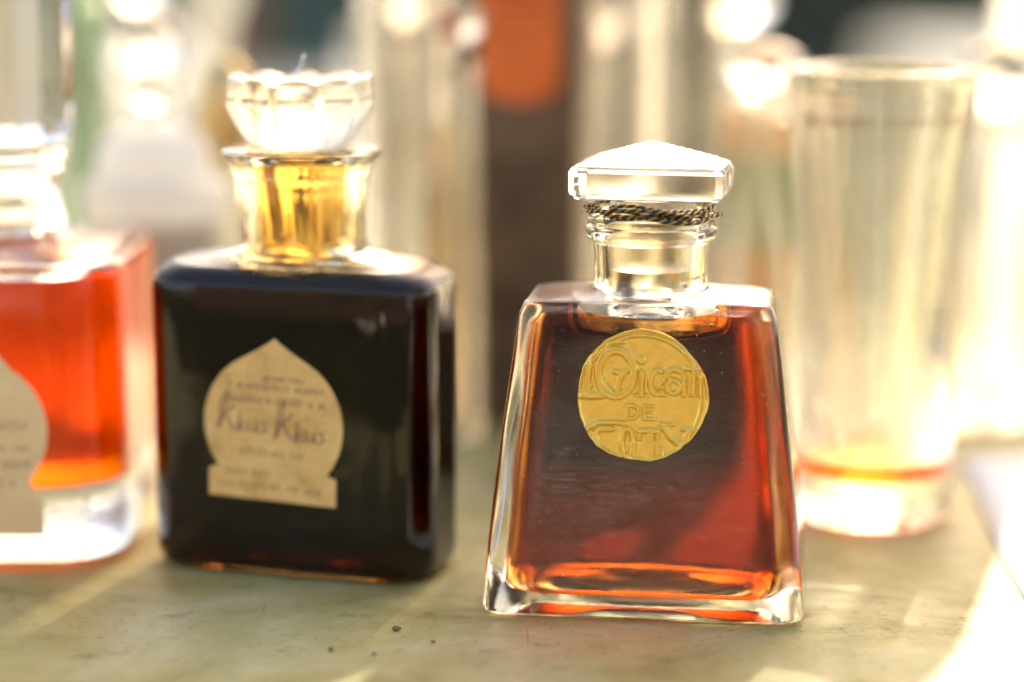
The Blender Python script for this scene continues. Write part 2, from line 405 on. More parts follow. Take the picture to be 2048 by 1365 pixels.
RR, AA = np.meshgrid(rr, aa, indexing='ij'); RAD = RR * edge[None, :]
X = 755 + RAD * np.cos(AA); Y = 668 + RAD * np.sin(AA)
H = seal_height(X, Y) + 0.10 * np.sin(X / 31 + 1.3 * np.sin(Y / 57)) * np.sin(Y / 43) * 0.35
rim = np.clip((RAD - edge[None, :] + 26) / 14, 0, 1); H = H + 0.5 * rim * (RAD < edge[None, :] - 4)
V = []; F = []
def seal_pt(x, y, h):
    z = zc - (y - 668) * S; return ((x - 755) * S - 0.0004, -hd1(z) - 0.00012 - h * 0.00070, z)
V.append(seal_pt(755, 668, float(H[0, 0])))
for i in range(NR):
    for j in range(NA): V.append(seal_pt(float(X[i, j]), float(Y[i, j]), float(H[i, j])))
for j in range(NA):
    F.append((0, 1 + j, 1 + (j + 1) % NA))
    for i in range(NR - 1):
        a = 1 + i * NA + j; b = 1 + i * NA + (j + 1) % NA; F.append((a, a + NA, b + NA, b))
o0 = len(V)
for j in range(NA):
    q = V[1 + (NR - 1) * NA + j]; V.append((q[0], -hd1(q[2]) + 0.00003, q[2]))
for j in range(NA):
    a = 1 + (NR - 1) * NA + j; b = 1 + (NR - 1) * NA + (j + 1) % NA; F.append((a, o0 + j, o0 + (j + 1) % NA, b))
def m_gold():
    g = NT('pressed_gold_foil'); p = g.p
    n1 = g.noise(500, 5, 0.7); n2 = g.noise(4000, 3, 0.6)
    c = g.ramp(n1.outputs[0], [(0.20, (0.62, 0.38, 0.06)), (0.36, (0.93, 0.66, 0.13)), (0.7, (0.99, 0.76, 0.20))])
    g.l(c.outputs[0], p.inputs['Base Color']); p.inputs['Metallic'].default_value = 0.85
    p.inputs['Roughness'].default_value = 0.27
    g.bump(n2.outputs[0], 0.25, 0.00006); return g.m
M_GOLD = m_gold()
mesh_obj('gold_seal', V, F, M_GOLD, bt, angle=80, label='round gold foil seal with raised lettering')

# tangled cord under the stopper
cord = thing('cord', 'black and gold braided thread wound under the square stopper', 'cord', (*MAIN, 0), MAIN_RZ)
def braid(ctrl, m=420, amp=0.00028, turns=46, rad=0.00021):
    c = [Vector(p) for p in ctrl]; k = len(c); base = []
    for i in range(m):
        u = i / m * k; a = int(u); f = u - a
        p0, p1, p2, p3 = c[(a - 1) % k], c[a % k], c[(a + 1) % k], c[(a + 2) % k]
        base.append(0.5 * ((2 * p1) + (-p0 + p2) * f + (2 * p0 - 5 * p1 + 4 * p2 - p3) * f * f + (-p0 + 3 * p1 - 3 * p2 + p3) * f ** 3))
    out = []
    for s in range(3):
        path = []
        for i in range(m):
            tan = (base[(i + 1) % m] - base[i - 1]).normalized(); sd = tan.cross(Vector((0, 0, 1))).normalized(); up = sd.cross(tan)
            ph = 2 * math.pi * (turns * i / m + s / 3)
            path.append(base[i] + sd * math.cos(ph) * amp + up * math.sin(ph) * amp)
        out.append(tube(path, rad, 5, True))
    return out
def wrap(r, z0, dz, ph, wob=0.0, n=14, e=1.0):
    return [((r + wob * math.sin(3 * t + ph)) * math.cos(t), (r + wob * math.sin(3 * t + ph)) * math.sin(t) * e, z0 + dz * math.sin(t * 2 + ph)) for t in [2 * math.pi * k / n for k in range(n)]]
rc = random.Random(11)
loops = []
for k in range(4):
    r0 = 0.0112 + 0.0016 * rc.random(); z0 = 0.0768 + 0.0018 * rc.random(); tl = rc.uniform(-.0009, .0003)
    lp = []
    for q in range(16):
        t_ = 2 * math.pi * q / 16; rr0 = r0 + rc.uniform(-.0009, .0009)
        x = rr0 * math.cos(t_); y = rr0 * math.sin(t_)
        lp.append((x, y, min(0.0793, max(0.0766, z0 + tl * (x / 0.012) + rc.uniform(-.0007, .0007)))))
    loops.append(lp)
loops.append([(-0.007, -0.0112, 0.0790), (-0.002, -0.0126, 0.0781), (0.003, -0.0128, 0.0768), (0.0085, -0.0110, 0.0763), (0.0115, -0.0070, 0.0770), (0.007, -0.0104, 0.0776), (0.002, -0.0114, 0.0786), (-0.003, -0.0110, 0.0794)])
loops.append([(-0.009, -0.0090, 0.0778), (-0.003, -0.0128, 0.0788), (0.004, -0.0122, 0.0783), (0.008, -0.0102, 0.0772), (0.003, -0.0116, 0.0772), (-0.004, -0.0116, 0.0775)])
for k, lp in enumerate(loops):
    s3 = braid(lp, m=460 if k < 4 else 240, amp=0.00021, turns=46 if k < 4 else 22, rad=0.00017)
    V, F = join([s3[0], s3[1]]); mesh_obj('dark_strand', V, F, M_CORD_D, cord)
    V, F = s3[2]; mesh_obj('gold_strand', V, F, M_CORD_G, cord)

# dust and grit on the bottle
def specks(name, pts, mat, parent):
    parts = []
    for (p, r) in pts:
        bm = bmesh.new(); bmesh.ops.create_icosphere(bm, subdivisions=1, radius=r)
        for v in bm.verts: v.co = Vector(p) + Vector((v.co.x * random.uniform(.6, 1.5), v.co.y * 0.5, v.co.z * random.uniform(.6, 1.4)))
        bm.verts.index_update(); parts.append(([tuple(v.co) for v in bm.verts], [tuple(v.index for v in f.verts) for f in bm.faces])); bm.free()
    V, F = join(parts); return mesh_obj(name, V, F, mat, parent, kind='stuff')
M_DUST = plain('pale_dust', (0.75, 0.68, 0.55), 0.9)
pts = []
for k in range(300):
    z = random.uniform(0.004, 0.058); x = random.uniform(-1, 1) * (hw1(z) - 0.003)
    pts.append(((x, -hd1(z) - 0.00002, z), random.choice((0.00003, 0.00004, 0.00005, 0.00008))))
specks('dust', pts, M_DUST, bt)
pts = []
for k in range(420):
    a = R(random.gauss(100, 34)); rr_ = 0.0122 + abs(random.gauss(0, 0.0013)); x = -0.0004 + rr_ * math.cos(a); z = zc + rr_ * math.sin(a)
    if z < 0.0570: pts.append(((x, -hd1(z) - 0.00002, z), random.choice((0.00003, 0.00004, 0.00005, 0.00007))))
specks('gold_dust', pts, M_GOLD, bt)

# ------------------------------------------------------------------ shared: rectangular bottle builder
def rect_bottle(root, hw, hd, r, h, neck_r, neck_prof, liq_mat, wall, floor, level, gmat, shoulder=0.004, bore=0.7):
    rg = [rrect(hw * .75, hd * .75, r * .7, 0.001), rrect(hw - .0025, hd - .0025, r - .001, 0.0), rrect(hw - .0006, hd - .0006, r, 0.0012), rrect(hw, hd, r, 0.0035)]
    for k in range(1, 7): rg.append(rrect(hw, hd, r, 0.0035 + (h - shoulder - 0.0035) * k / 6))
    for k in range(1, 6):
        a = k / 5 * math.pi / 2; ins = shoulder * (1 - math.cos(a)); rg.append(rrect(hw - ins, hd - ins, max(r - ins * .5, .003), h - shoulder + shoulder * math.sin(a) * .8))
    ref = rg[3]; last = rg[-1]; c0 = circ_like(neck_prof[0][0] + 0.0012, neck_prof[0][1] - 0.0006, ref)
    for tt in (0.4, 0.8, 1.0): rg.append(lerp_ring(last, c0, tt))
    for rr_, z in neck_prof: rg.append(circ_like(rr_, z, ref))
    rim_r, rim_z = neck_prof[-1]; br = neck_prof[0][0] * bore
    rg.append(circ_like(br + .0015, rim_z + .0002, ref)); rg.append(circ_like(br + .0002, rim_z - .001, ref)); rg.append(circ_like(br, neck_prof[0][1] + .001, ref))
    def ins(z):
        q = min(.999, max(0, (z - (h - shoulder)) / (shoulder * .8))); return shoulder * (1 - math.sqrt(1 - q * q))
    ci = rrect(hw - wall - ins(level) - .002, hd - wall - ins(level) - .002, r * .6, min(level + 0.0006, h - .0012))
    rg.append(lerp_ring(circ_like(br, level + 0.004, ref), ci, 0.3, z=None)); rg.append(ci); rg.append(rrect(hw - wall - ins(level), hd - wall - ins(level), r * .8, level))
    V, F = loft(rg, True, False); g = mesh_obj('glass_body', V, F, gmat, root, angle=45)
    a, b = hw - wall, hd - wall
    lr = [rrect(a * .1, b * .1, r * .05, floor + .002), rrect(a * .5, b * .5, r * .4, floor + .0015), rrect(a * .85, b * .85, r * .7, floor), rrect(a * .97, b * .97, r * .8, floor + .0008), rrect(a, b, r * .8, floor + .003)]
    for k in range(1, 15):
        z = floor + .003 + (level - floor - .003) * (1 - (1 - k / 14) ** 1.6); lr.append(rrect(a - ins(z), b - ins(z), r * .8, z))
    V, F = loft(lr, True, False); c = len(V); nn = len(lr[0]); k0 = (len(lr) - 1) * nn
    V.append((0, 0, level)); F += [(c, k0 + i, k0 + (i + 1) % nn) for i in range(nn)]
    L = mesh_obj('perfume', V, F, liq_mat, root, angle=50); air_attr(L, lambda q: q.z > level - 1e-5)
    return g, L

def m_paper():
    g = NT('aged_label_paper'); p = g.p
    n1 = g.noise(160, 6, 0.65); n2 = g.noise(1500, 4, 0.7)
    c = g.ramp(n1.outputs[0], [(0.3, (0.62, 0.39, 0.13)), (0.5, (0.84, 0.57, 0.22)), (0.7, (0.90, 0.67, 0.31))])
    g.l(c.outputs[0], p.inputs['Base Color']); p.inputs['Roughness'].default_value = 0.85
    g.bump(n2.outputs[0], 0.2, 0.0001); return g.m
M_PAPER = m_paper()
def onion_outline(wd, ht, n=22):
    """pointed dome on a small plinth; wd = full width, ht = height, origin at plinth bottom centre"""
    R_ = wd / 2; pts = [(-R_ * .92, 0), (R_ * .92, 0), (R_ * .92, ht * .17), (R_ * .80, ht * .19)]
    for k in range(n + 1):
        t = k / n; a = R(-42 + 100 * t)
        pts.append((R_ * math.cos(a), ht * .47 + R_ * 1.0 * math.sin(a)))
    x0, y0 = pts[-1]
    for k in range(1, 7): t = k / 6; pts.append((x0 * (1 - t) ** 1.15, y0 + (ht - y0) * t ** 1.0))
    right = pts[4:-1]; return [(x, y) for x, y in pts] + [(-x, y) for x, y in reversed(right)] + [(-R_ * .80, ht * .19), (-R_ * .92, ht * .17)]
def flat_label(root, outline, yplane, cx, cz, tilt=0.0, label=None, thick=0.00012, mat=None):
    ca, sa = math.cos(tilt), math.sin(tilt); n = len(outline)
    P = [(cx + x * ca - z * sa, cz + x * sa + z * ca) for x, z in outline]
    V = [(x, yplane, z) for x, z in P] + [(x, yplane - thick, z) for x, z in P]
    F = [tuple(range(n, 2 * n))] + [tuple(reversed(range(n)))] + [(i, (i + 1) % n, n + (i + 1) % n, n + i) for i in range(n)]
    return mesh_obj('paper_label', V, F, mat or M_PAPER, root, smooth=False, label=label)
def ribbon_lines(parent, name, polys, hw, yplane, cx, cz, tilt, mat):
    parts = []; ca, sa = math.cos(tilt), math.sin(tilt)
    for pl in polys:
        P = [Vector((cx + x * ca - z * sa, yplane, cz + x * sa + z * ca)) for x, z in pl]; V = []; F = []
        for i, p in enumerate(P):
            tn = (P[min(i + 1, len(P) - 1)] - P[max(i - 1, 0)]).normalized(); s = Vector((-tn.z, 0, tn.x)) * hw
            V += [tuple(p + s), tuple(p - s)]
        for i in range(len(P) - 1): F.append((2 * i, 2 * i + 1, 2 * i + 3, 2 * i + 2))
        parts.append((V, F))
    V, F = join(parts); return mesh_obj(name, V, F, mat, parent, smooth=False)

# ------------------------------------------------------------------ DARK BOTTLE
b2 = thing('perfume_bottle', 'blurred dark square bottle of nearly black perfume with domed paper label and scalloped stopper', 'perfume bottle', (-0.0429, 0.4905, 0.0005), R(-17))
HW2, HD2 = 0.0307, 0.0150
np2 = [(0.0134, 0.0655), (0.0130, 0.0680), (0.0130, 0.0730), (0.0133, 0.0780), (0.0137, 0.0792), (0.0137, 0.0806), (0.0141, 0.0812), (0.0145, 0.0822), (0.0145, 0.0836),
       (0.0154, 0.0842), (0.0161, 0.0850), (0.0161, 0.0858), (0.0155, 0.0863)]
rect_bottle(b2, HW2, HD2, 0.0100, 0.0650, 0.013, np2, M_L2, 0.0020, 0.0014, 0.0624, M_NECK, 0.0066, 0.72)
g2 = b2.children[0]
g2.data.materials.append(glass('worn_shoulder_glass', (0.99, 0.96, 0.88), rough=0.32, wav=0.25, pits=0.5))
for p_ in g2.data.polygons:
    if p_.normal.z > 0.35 and 0.0580 < p_.center.z < 0.0655 and math.hypot(p_.center.x, p_.center.y) > 0.0135: p_.material_index = 1
# scalloped stopper
def scallop(r, z, amp, n=96, lobes=8): return [(r * (1 + amp * abs(math.cos(lobes * math.pi * i / n)) - amp / 2) * math.cos(2 * math.pi * i / n), r * (1 + amp * abs(math.cos(lobes * math.pi * i / n)) - amp / 2) * math.sin(2 * math.pi * i / n), z) for i in range(n)]
NL = 10
rs = [scallop(0.0075, 0.0866, 0), scallop(0.0096, 0.0868, 0.01, lobes=NL), scallop(0.0112, 0.0882, .03, lobes=NL), scallop(0.0126, 0.0905, .05, lobes=NL), scallop(0.0140, 0.0932, .06, lobes=NL), scallop(0.0149, 0.0957, .06, lobes=NL),
      scallop(0.0143, 0.0963, .05, lobes=2 * NL), scallop(0.0148, 0.0972, .05, lobes=NL), scallop(0.0146, 0.0984, .05, lobes=NL)]
def zmod(ring, amp, lobes=NL):
    n = len(ring); return [(x, y, z + amp * abs(math.cos(lobes * math.pi * i / n))) for i, (x, y, z) in enumerate(ring)]
rs.append(zmod(scallop(0.0142, 0.0996, .10, lobes=NL), 0.0013)); rs.append(zmod(scallop(0.0132, 0.0998, .08, lobes=NL), 0.0013)); rs.append(zmod(scallop(0.0100, 0.0992, .06, lobes=NL), 0.0006)); rs.append(scallop(0.0045, 0.0988, .02, lobes=NL))
V, F = loft(rs, True, True)
s2 = mesh_obj('stopper', V, F, glass('honey_cut_glass', (0.98, 0.90, 0.72), rough=0.12, wav=0.8, pits=0.3), b2, angle=25, label='flared clear stopper with scalloped rim')
V, F = lathe([(0.0060, 0.0645), (0.0078, 0.0652), (0.0091, 0.0840), (0.0088, 0.0862)], 48)
mesh_obj('plug', V, F, glass('amber_stained_glass', (0.97, 0.70, 0.24), rough=0.15, wav=0.3), s2)
V, F = tube([(-0.0012, 0.0, 0.0985), (-0.0010, 0.0005, 0.1010), (0.0002, 0.0010, 0.1035), (0.0006, 0.001, 0.1050)], lambda t: 0.0006 * (1 - .5 * t), 8)
mesh_obj('chip', V, F, M_STOP, s2)
LX, LZ, LT = -0.0014, 0.0160, R(-2.0)
lab = flat_label(b2, onion_outline(0.0300, 0.0335), -HD2 - 0.00006, LX, LZ, LT, 'domed beige paper label with purple handwriting')
def script_k(x, z, s):
    return [[(x, z), (x + .1 * s, z + .9 * s), (x + .28 * s, z + 1.15 * s), (x + .2 * s, z + .6 * s), (x + .05 * s, z + .1 * s)],
            [(x + .5 * s, z + .75 * s), (x + .2 * s, z + .45 * s), (x + .5 * s, z + .02 * s)]]
def script_word(x, z, s):
    P = script_k(x, z, s * 1.45); x += .85 * s
    P.append([(x, z), (x + .12 * s, z + 1.0 * s), (x + .1 * s, z), (x + .25 * s, z + .5 * s), (x + .38 * s, z)]); x += .5 * s
    P.append([(x, z + .5 * s), (x + .05 * s, z + .05 * s), (x + .28 * s, z + .1 * s), (x + .32 * s, z + .5 * s), (x + .36 * s, z)]); x += .5 * s
    P.append([(x + .28 * s, z + .5 * s), (x + .05 * s, z + .42 * s), (x + .28 * s, z + .15 * s), (x + .02 * s, z)])
    return P
pol = script_word(-0.0120, 0.0138, 0.0050) + script_word(0.0005, 0.0128, 0.0050)
ribbon_lines(lab, 'handwriting', pol, 0.00022, -HD2 - 0.00022, LX, LZ, LT, M_INK)
def bars(z, x0, x1, h, rnd, gap=.3):
    out = []; x = x0
    while x < x1:
        if rnd.random() > .14:
            k = rnd.choice((0, 1, 2)); wv = h * .5
            if k == 0: out.append([(x, z), (x, z + h)])
            elif k == 1: out.append([(x, z), (x + wv * .4, z + h), (x + wv, z)])
            else: out.append([(x + wv, z + h), (x, z + h * .8), (x, z + h * .2), (x + wv, z)])
        x += h * .8
    return out
rnd = random.Random(3)
pl = bars(0.0228, -0.0098, 0.0110, 0.0012, rnd) + bars(0.0200, -0.0110, 0.0115, 0.0013, rnd) + bars(0.0248, -0.002, 0.006, 0.0009, rnd)
ribbon_lines(lab, 'print', pl, 0.00014, -HD2 - 0.00022, LX, LZ, LT, M_INK)
pl = bars(0.0092, -0.0085, 0.0080, 0.0013, rnd) + bars(0.0050, -0.0100, -0.0010, 0.0012, rnd) + bars(0.0022, -0.0110, 0.0110, 0.0012, rnd)
ribbon_lines(lab, 'small_print', pl, 0.00012, -HD2 - 0.00022, LX, LZ, LT, M_INKB)

# ------------------------------------------------------------------ LEFT ORANGE BOTTLE
b3 = thing('perfume_bottle', 'thick based bottle of bright orange perfume cut off by the left edge of the photo', 'perfume bottle', (-0.1105, 0.5190, 0.0005), 0)
np3 = [(0.0140, 0.0660), (0.0136, 0.0680), (0.0136, 0.0790), (0.0145, 0.0800), (0.0156, 0.0812), (0.0158, 0.0830), (0.0150, 0.0842)]
rect_bottle(b3, 0.0295, 0.0345, 0.0140, 0.0640, 0.0136, np3, M_L3, 0.0050, 0.0150, 0.0590, M_GLASS, 0.0045, 0.75)
V, F = lathe([(0.0095, 0.0700), (0.0100, 0.0846), (0.0150, 0.0852), (0.0165, 0.0870), (0.0165, 0.1180), (0.0150, 0.1230), (0.0080, 0.1250)], 12)
mesh_obj('stopper', V, F, M_STOP, b3, angle=20, label='tall faceted clear stopper')
lab3 = flat_label(b3, onion_outline(0.0305, 0.0470), -0.0345 - 0.00006, 0.0, 0.0066, 0, 'domed cream paper label', mat=plain('cream_label_paper', (0.90, 0.70, 0.40), 0.85, var=0.08))
pl = bars(0.0230, -0.0100, 0.0110, 0.0018, rnd) + bars(0.0185, -0.0100, 0.0120, 0.0012, rnd) + bars(0.0150, -0.0100, 0.0120, 0.0014, rnd) + bars(0.0110, -0.0080, 0.0100, 0.0016, rnd)
ribbon_lines(lab3, 'print', pl, 0.00014, -0.0345 - 0.00022, 0.0, 0.0060, 0, M_INKB)

# ------------------------------------------------------------------ RIGHT TALL GLASS
b4 = thing('glass_vial', 'tall clear round glass bottle with a thin orange layer of perfume in its bottom', 'bottle', (0.0808, 0.5290, 0.0005), 0)
prof = [(0.0130, 0.0008), (0.0158, 0.0), (0.0172, 0.0010), (0.0178, 0.0030), (0.0180, 0.0100), (0.0182, 0.0300), (0.0186, 0.0600), (0.0200, 0.0850), (0.0209, 0.0950), (0.0211, 0.0975), (0.0203, 0.0995), (0.0186, 0.1002),
        (0.0172, 0.0995), (0.0166, 0.0960), (0.0135, 0.0800), (0.0118, 0.0600), (0.0118, 0.0400), (0.0140, 0.0200), (0.0158, 0.0142)]
V, F = lathe(prof, 72, True, False); mesh_obj('glass_body', V, F, glass('vial_glass', (0.985, 0.97, 0.92), rough=0.05, wav=0.4, trans=0.30), b4, angle=45)
V, F = lathe([(0.004, 0.0106), (0.0120, 0.0100), (0.0150, 0.0103), (0.0157, 0.0112), (0.0158, 0.0142)], 72, True, False)
c = len(V); V.append((0, 0, 0.0142)); F += [(c, 4 * 72 + i, 4 * 72 + (i + 1) % 72) for i in range(72)]
L4 = mesh_obj('perfume', V, F, M_L4, b4, angle=50); air_attr(L4, lambda q: q.z > 0.01419)
parts = []
for k in range(34):
    a = R(205 + k * 4.0 + random.uniform(-1, 1)); r = 0.0199; wd = random.choice((0.0002, 0.0003))
    if k % 9 == 5: continue
    p = Vector((r * math.cos(a), r * math.sin(a), 0.0)); tn = Vector((-math.sin(a), math.cos(a), 0)) * wd; o_ = Vector((math.cos(a), math.sin(a), 0)) * 0.0004
    z0, z1 = 0.0885, 0.0905
    parts.append(([tuple(p + o_ - tn + Vector((0, 0, z0))), tuple(p + o_ + tn + Vector((0, 0, z0))), tuple(p + o_ * 1.6 + tn + Vector((0, 0, z1))), tuple(p + o_ * 1.6 - tn + Vector((0, 0, z1)))], [(0, 1, 2, 3)]))
V, F = join(parts); mesh_obj('print', V, F, M_INKB, b4, smooth=False)

# ------------------------------------------------------------------ background glassware
def bottle_bg(name, label, cat, x, y, prof, mat, n=48, inner=0.0016, group=None, angle=40):
    r_ = thing(name, label, cat, (x, y, 0.0005), 0, group)
    outer = [(max(prof[0][0] * .6, .002), prof[0][1] + .001)] + prof
    inn = [(max(r - inner, .001), z) for r, z in reversed(prof[1:])]
    inn[0] = (inn[0][0], inn[0][1] - 0.0005); inn[-1] = (inn[-1][0], inn[-1][1] + 0.004); inn.append((inn[-1][0] * .5, inn[-1][1] - .0008))
    V, F = lathe(outer + inn, n, True, True); mesh_obj('glass_body', V, F, mat, r_, angle=angle)
    return r_
# tall clear flask left of the orange label bottle
bA = bottle_bg('glass_bottle', 'tall clear cylindrical bottle between the dark bottle stopper and the orange labelled bottle', 'bottle', -0.0285, 0.645,
          [(0.0115, 0), (0.0126, .002), (0.0126, 0.165), (0.0100, 0.180), (0.0070, 0.186), (0.0070, 0.205), (0.0085, 0.207), (0.0085, 0.210)], M_BGF)
# brown bottle with orange label
bB = thing('bottle', 'dark brown rectangular stoneware bottle with an orange paper label, behind between the two front bottles', 'bottle', (0.0030, 0.640, 0.0005), R(-4))
rect_bottle(bB, 0.0172, 0.0120, 0.0050, 0.185, 0.007, [(0.0075, 0.187), (0.0072, 0.190), (0.0072, 0.200), (0.0082, 0.201), (0.0082, 0.205)], M_L2, 0.0018, 0.004, 0.150, plain('brown_stoneware', (0.16, 0.11, 0.065), 0.4, var=0.6, scale=45), 0.004)
lo = [(-0.0106, 0.0900)] + [(0.0 + 0.0106 * math.cos(R(a)), 0.0900 + 0.0060 * math.sin(R(a))) for a in range(200, 341, 14)] + [(0.0106, 0.0900), (0.0106, 0.136), (-0.0106, 0.136)]
n_ = len(lo); yv = -0.01206
V = [(x, yv, z) for x, z in lo] + [(x, yv - .0001, z) for x, z in lo]
F = [tuple(range(n_, 2 * n_)), tuple(reversed(range(n_)))] + [(i, (i + 1) % n_, n_ + (i + 1) % n_, n_ + i) for i in range(n_)]
lb = mesh_obj('paper_label', V, F, plain('orange_paper', (0.95, 0.21, 0.04), 0.6), bB, smooth=False, label='orange paper label')
ribbon_lines(lb, 'emblem', [[(-0.007, 0.1165), (0.007, 0.1165)], [(-0.006, 0.1095), (0.006, 0.1095)], [(-0.0075, 0.1275), (0.0075, 0.1275)]], 0.0013, yv - .00018, 0, 0, 0, plain('brick_print', (0.55, 0.10, 0.03), 0.7))
ribbon_lines(lb, 'print', bars(0.1230, -0.009, 0.009, 0.003, rnd) + bars(0.112, -0.009, 0.009, 0.002, rnd) + bars(0.103, -0.006, 0.006, 0.0015, rnd), 0.0003, yv - .0002, 0, 0, 0, plain('dark_red_print', (0.35, 0.06, 0.03), 0.7))
bottle_bg('glass_bottle', 'slim clear glass bottle directly behind the white pyramid stopper', 'bottle', 0.0275, 0.625,
          [(0.0090, 0), (0.0102, .002), (0.0102, 0.158), (0.0075, 0.166), (0.0055, 0.170), (0.0055, 0.198), (0.0068, 0.200)], M_BGF)
bottle_bg('glass_bottle', 'broader clear glass bottle behind the right corner of the white stopper', 'bottle', 0.0490, 0.640,
          [(0.0085, 0), (0.0098, .002), (0.0100, 0.080), (0.0095, 0.152), (0.0065, 0.160), (0.0060, 0.196), (0.0075, 0.198)], M_BGF)
# small printed box: orange, green, orange
bx = thing('box', 'small orange and green striped carton behind the tall clear bottle', 'box', (0.0690, 0.650, 0.0005), R(6))
V, F = box_vf(-0.0085, 0.0085, -0.008, 0.008, 0, 0.0800, 0.0004)
def m_carton():
    g = NT('striped_carton'); tc = g.n('ShaderNodeTexCoord'); sp = g.n('ShaderNodeSeparateXYZ'); g.l(tc.outputs['Object'], sp.inputs[0])
    mr = g.n('ShaderNodeMapRange'); mr.inputs['From Max'].default_value = 0.08; g.l(sp.outputs['Z'], mr.inputs['Value'])
    r_ = g.ramp(mr.outputs[0], [(0.0, (0.75, 0.33, 0.07)), (0.52, (0.80, 0.40, 0.10)), (0.54, (0.24, 0.27, 0.07)), (0.84, (0.28, 0.30, 0.09)), (0.86, (0.85, 0.42, 0.12))])
    r_.color_ramp.interpolation = 'CONSTANT'; g.l(r_.outputs[0], g.p.inputs['Base Color']); g.p.inputs['Roughness'].default_value = 0.5; return g.m
mesh_obj('carton', V, F, m_carton(), bx)
# dark teal box
bx = thing('box', 'dark teal cardboard box standing behind the scalloped stopper', 'box', (-0.1490, 1.86, 0.003), R(3))
V, F = box_vf(-0.0330, 0.0330, -0.030, 0.030, 0, 0.250, 0.001); mesh_obj('carton', V, F, plain('teal_card', (0.05, 0.11, 0.115), 0.5, scale=20), bx)
V, F = box_vf(-0.0335, 0.0335, -0.0305, 0.0305, 0.2504, 0.290, 0.001); mesh_obj('lid', V, F, plain('teal_card_lid', (0.05, 0.10, 0.11), 0.5), bx)
bx = thing('box', 'brown wooden box left of the dark teal box', 'box', (-0.2080, 1.88, 0.003), R(-5))
V, F = box_vf(-0.0230, 0.0230, -0.022, 0.022, 0, 0.190, 0.001); mesh_obj('carton', V, F, plain('brown_wood', (0.26, 0.16, 0.09), 0.6, scale=30), bx)
V, F = box_vf(-0.0235, 0.0235, -0.0225, 0.0225, 0.1904, 0.220, 0.001); mesh_obj('lid', V, F, plain('brown_wood_lid', (0.26, 0.16, 0.09), 0.6), bx)
# white lidded jar
M_PORC = opal('milk_glass', (0.92, 0.90, 0.86), 0.6)
j = thing('milk_glass_jar', 'white lidded milk glass jar between the orange bottle and the dark bottle', 'jar', (-0.0905, 0.610, 0.0005), 0)
V, F = lathe([(0.0130, 0), (0.0160, .002), (0.0172, .020), (0.0172, 0.050), (0.0165, 0.0555), (0.0150, 0.0560)], 64); jb = mesh_obj('jar_body', V, F, plain('beige_porcelain', (0.55, 0.46, 0.34), 0.25), j)
V, F = lathe([(0.0160, 0.0562), (0.0182, 0.0566), (0.0186, 0.0600), (0.0184, 0.0655), (0.0150, 0.0680), (0.0148, 0.0700), (0.0142, 0.0745), (0.0110, 0.0790), (0.0040, 0.0800)], 64); jl = mesh_obj('lid', V, F, M_PORC, j)
V, F = lathe([(0.0025, 0.0800), (0.0022, 0.0830), (0.0045, 0.0850), (0.0058, 0.0880), (0.0050, 0.0915), (0.0020, 0.0930)], 32); mesh_obj('knob', V, F, M_STOP, jl)
# decanter with ball stopper behind the jar
bH = bottle_bg('decanter', 'clear glass decanter with faceted ball stopper above the white jar', 'decanter', -0.0985, 0.660,
          [(0.0150, 0), (0.0170, .002), (0.0170, 0.060), (0.0120, 0.070), (0.0060, 0.078), (0.0060, 0.087), (0.0085, 0.089)], M_BG)
bm = bmesh.new(); bmesh.ops.create_icosphere(bm, subdivisions=2, radius=0.0092); V = [(v.co.x, v.co.y, v.co.z + 0.0985) for v in bm.verts]; F = [tuple(v.index for v in f.verts) for f in bm.faces]; bm.free()
mesh_obj('stopper', V, F, M_STOP, bH, smooth=False)
bottle_bg('glass_bottle', 'narrow green glass bottle behind the orange bottle at the left', 'bottle', -0.1160, 0.655,
          [(0.0060, 0), (0.0072, .002), (0.0072, 0.105), (0.0050, 0.115), (0.0045, 0.140), (0.0055, 0.142)], M_BGGREEN)
bottle_bg('glass_bottle', 'tall clear fluted bottle in the top left corner', 'bottle', -0.1360, 0.640,
          [(0.0110, 0), (0.0128, .002), (0.0128, 0.120), (0.0090, 0.130), (0.0080, 0.150)], M_BG, n=12, angle=20)
op = thing('opal_bottle', 'milky white glass bottle left of the brown box, top of the photo', 'bottle', (-0.0865, 0.715, 0.0005), 0)
V, F = lathe([(0.0080, 0), (0.0092, .002), (0.0085, 0.040), (0.0040, 0.060), (0.0035, 0.090), (0.0070, 0.104), (0.0092, 0.108), (0.0092, 0.124), (0.0060, 0.128), (0.002, 0.129)], 48)
mesh_obj('glass_body', V, F, opal('opal_glass', (0.9, 0.9, 0.86), 0.6), op)
br = thing('brass_atomiser', 'golden brass capped bottle left of the scalloped stopper', 'bottle', (-0.0745, 0.625, 0.0005), 0)
V, F = lathe([(0.0070, 0), (0.0078, .002), (0.0078, 0.062), (0.0050, 0.068)], 40); mesh_obj('glass_body', V, F, M_BG, br)
V, F = lathe([(0.0052, 0.0682), (0.0062, 0.0700), (0.0070, 0.0800), (0.0062, 0.0920), (0.0030, 0.0960)], 40); mesh_obj('cap', V, F, plain('brass', (0.75, 0.55, 0.25), 0.3, 0.9, var=0.05), br)
# right side
bR = bottle_bg('decanter', 'clear glass decanter with round stopper at the right edge of the photo', 'decanter', 0.1265, 0.630,
          [(0.0150, 0), (0.0170, .002), (0.0170, 0.040), (0.0110, 0.066), (0.0060, 0.074), (0.0060, 0.078), (0.0085, 0.080)], M_BG)
bm = bmesh.new(); bmesh.ops.create_icosphere(bm, subdivisions=2, radius=0.0105); V = [(v.co.x, v.co.y, v.co.z + 0.0900) for v in bm.verts]; F = [tuple(v.index for v in f.verts) for f in bm.faces]; bm.free()
mesh_obj('stopper', V, F, M_STOP, bR, smooth=False)
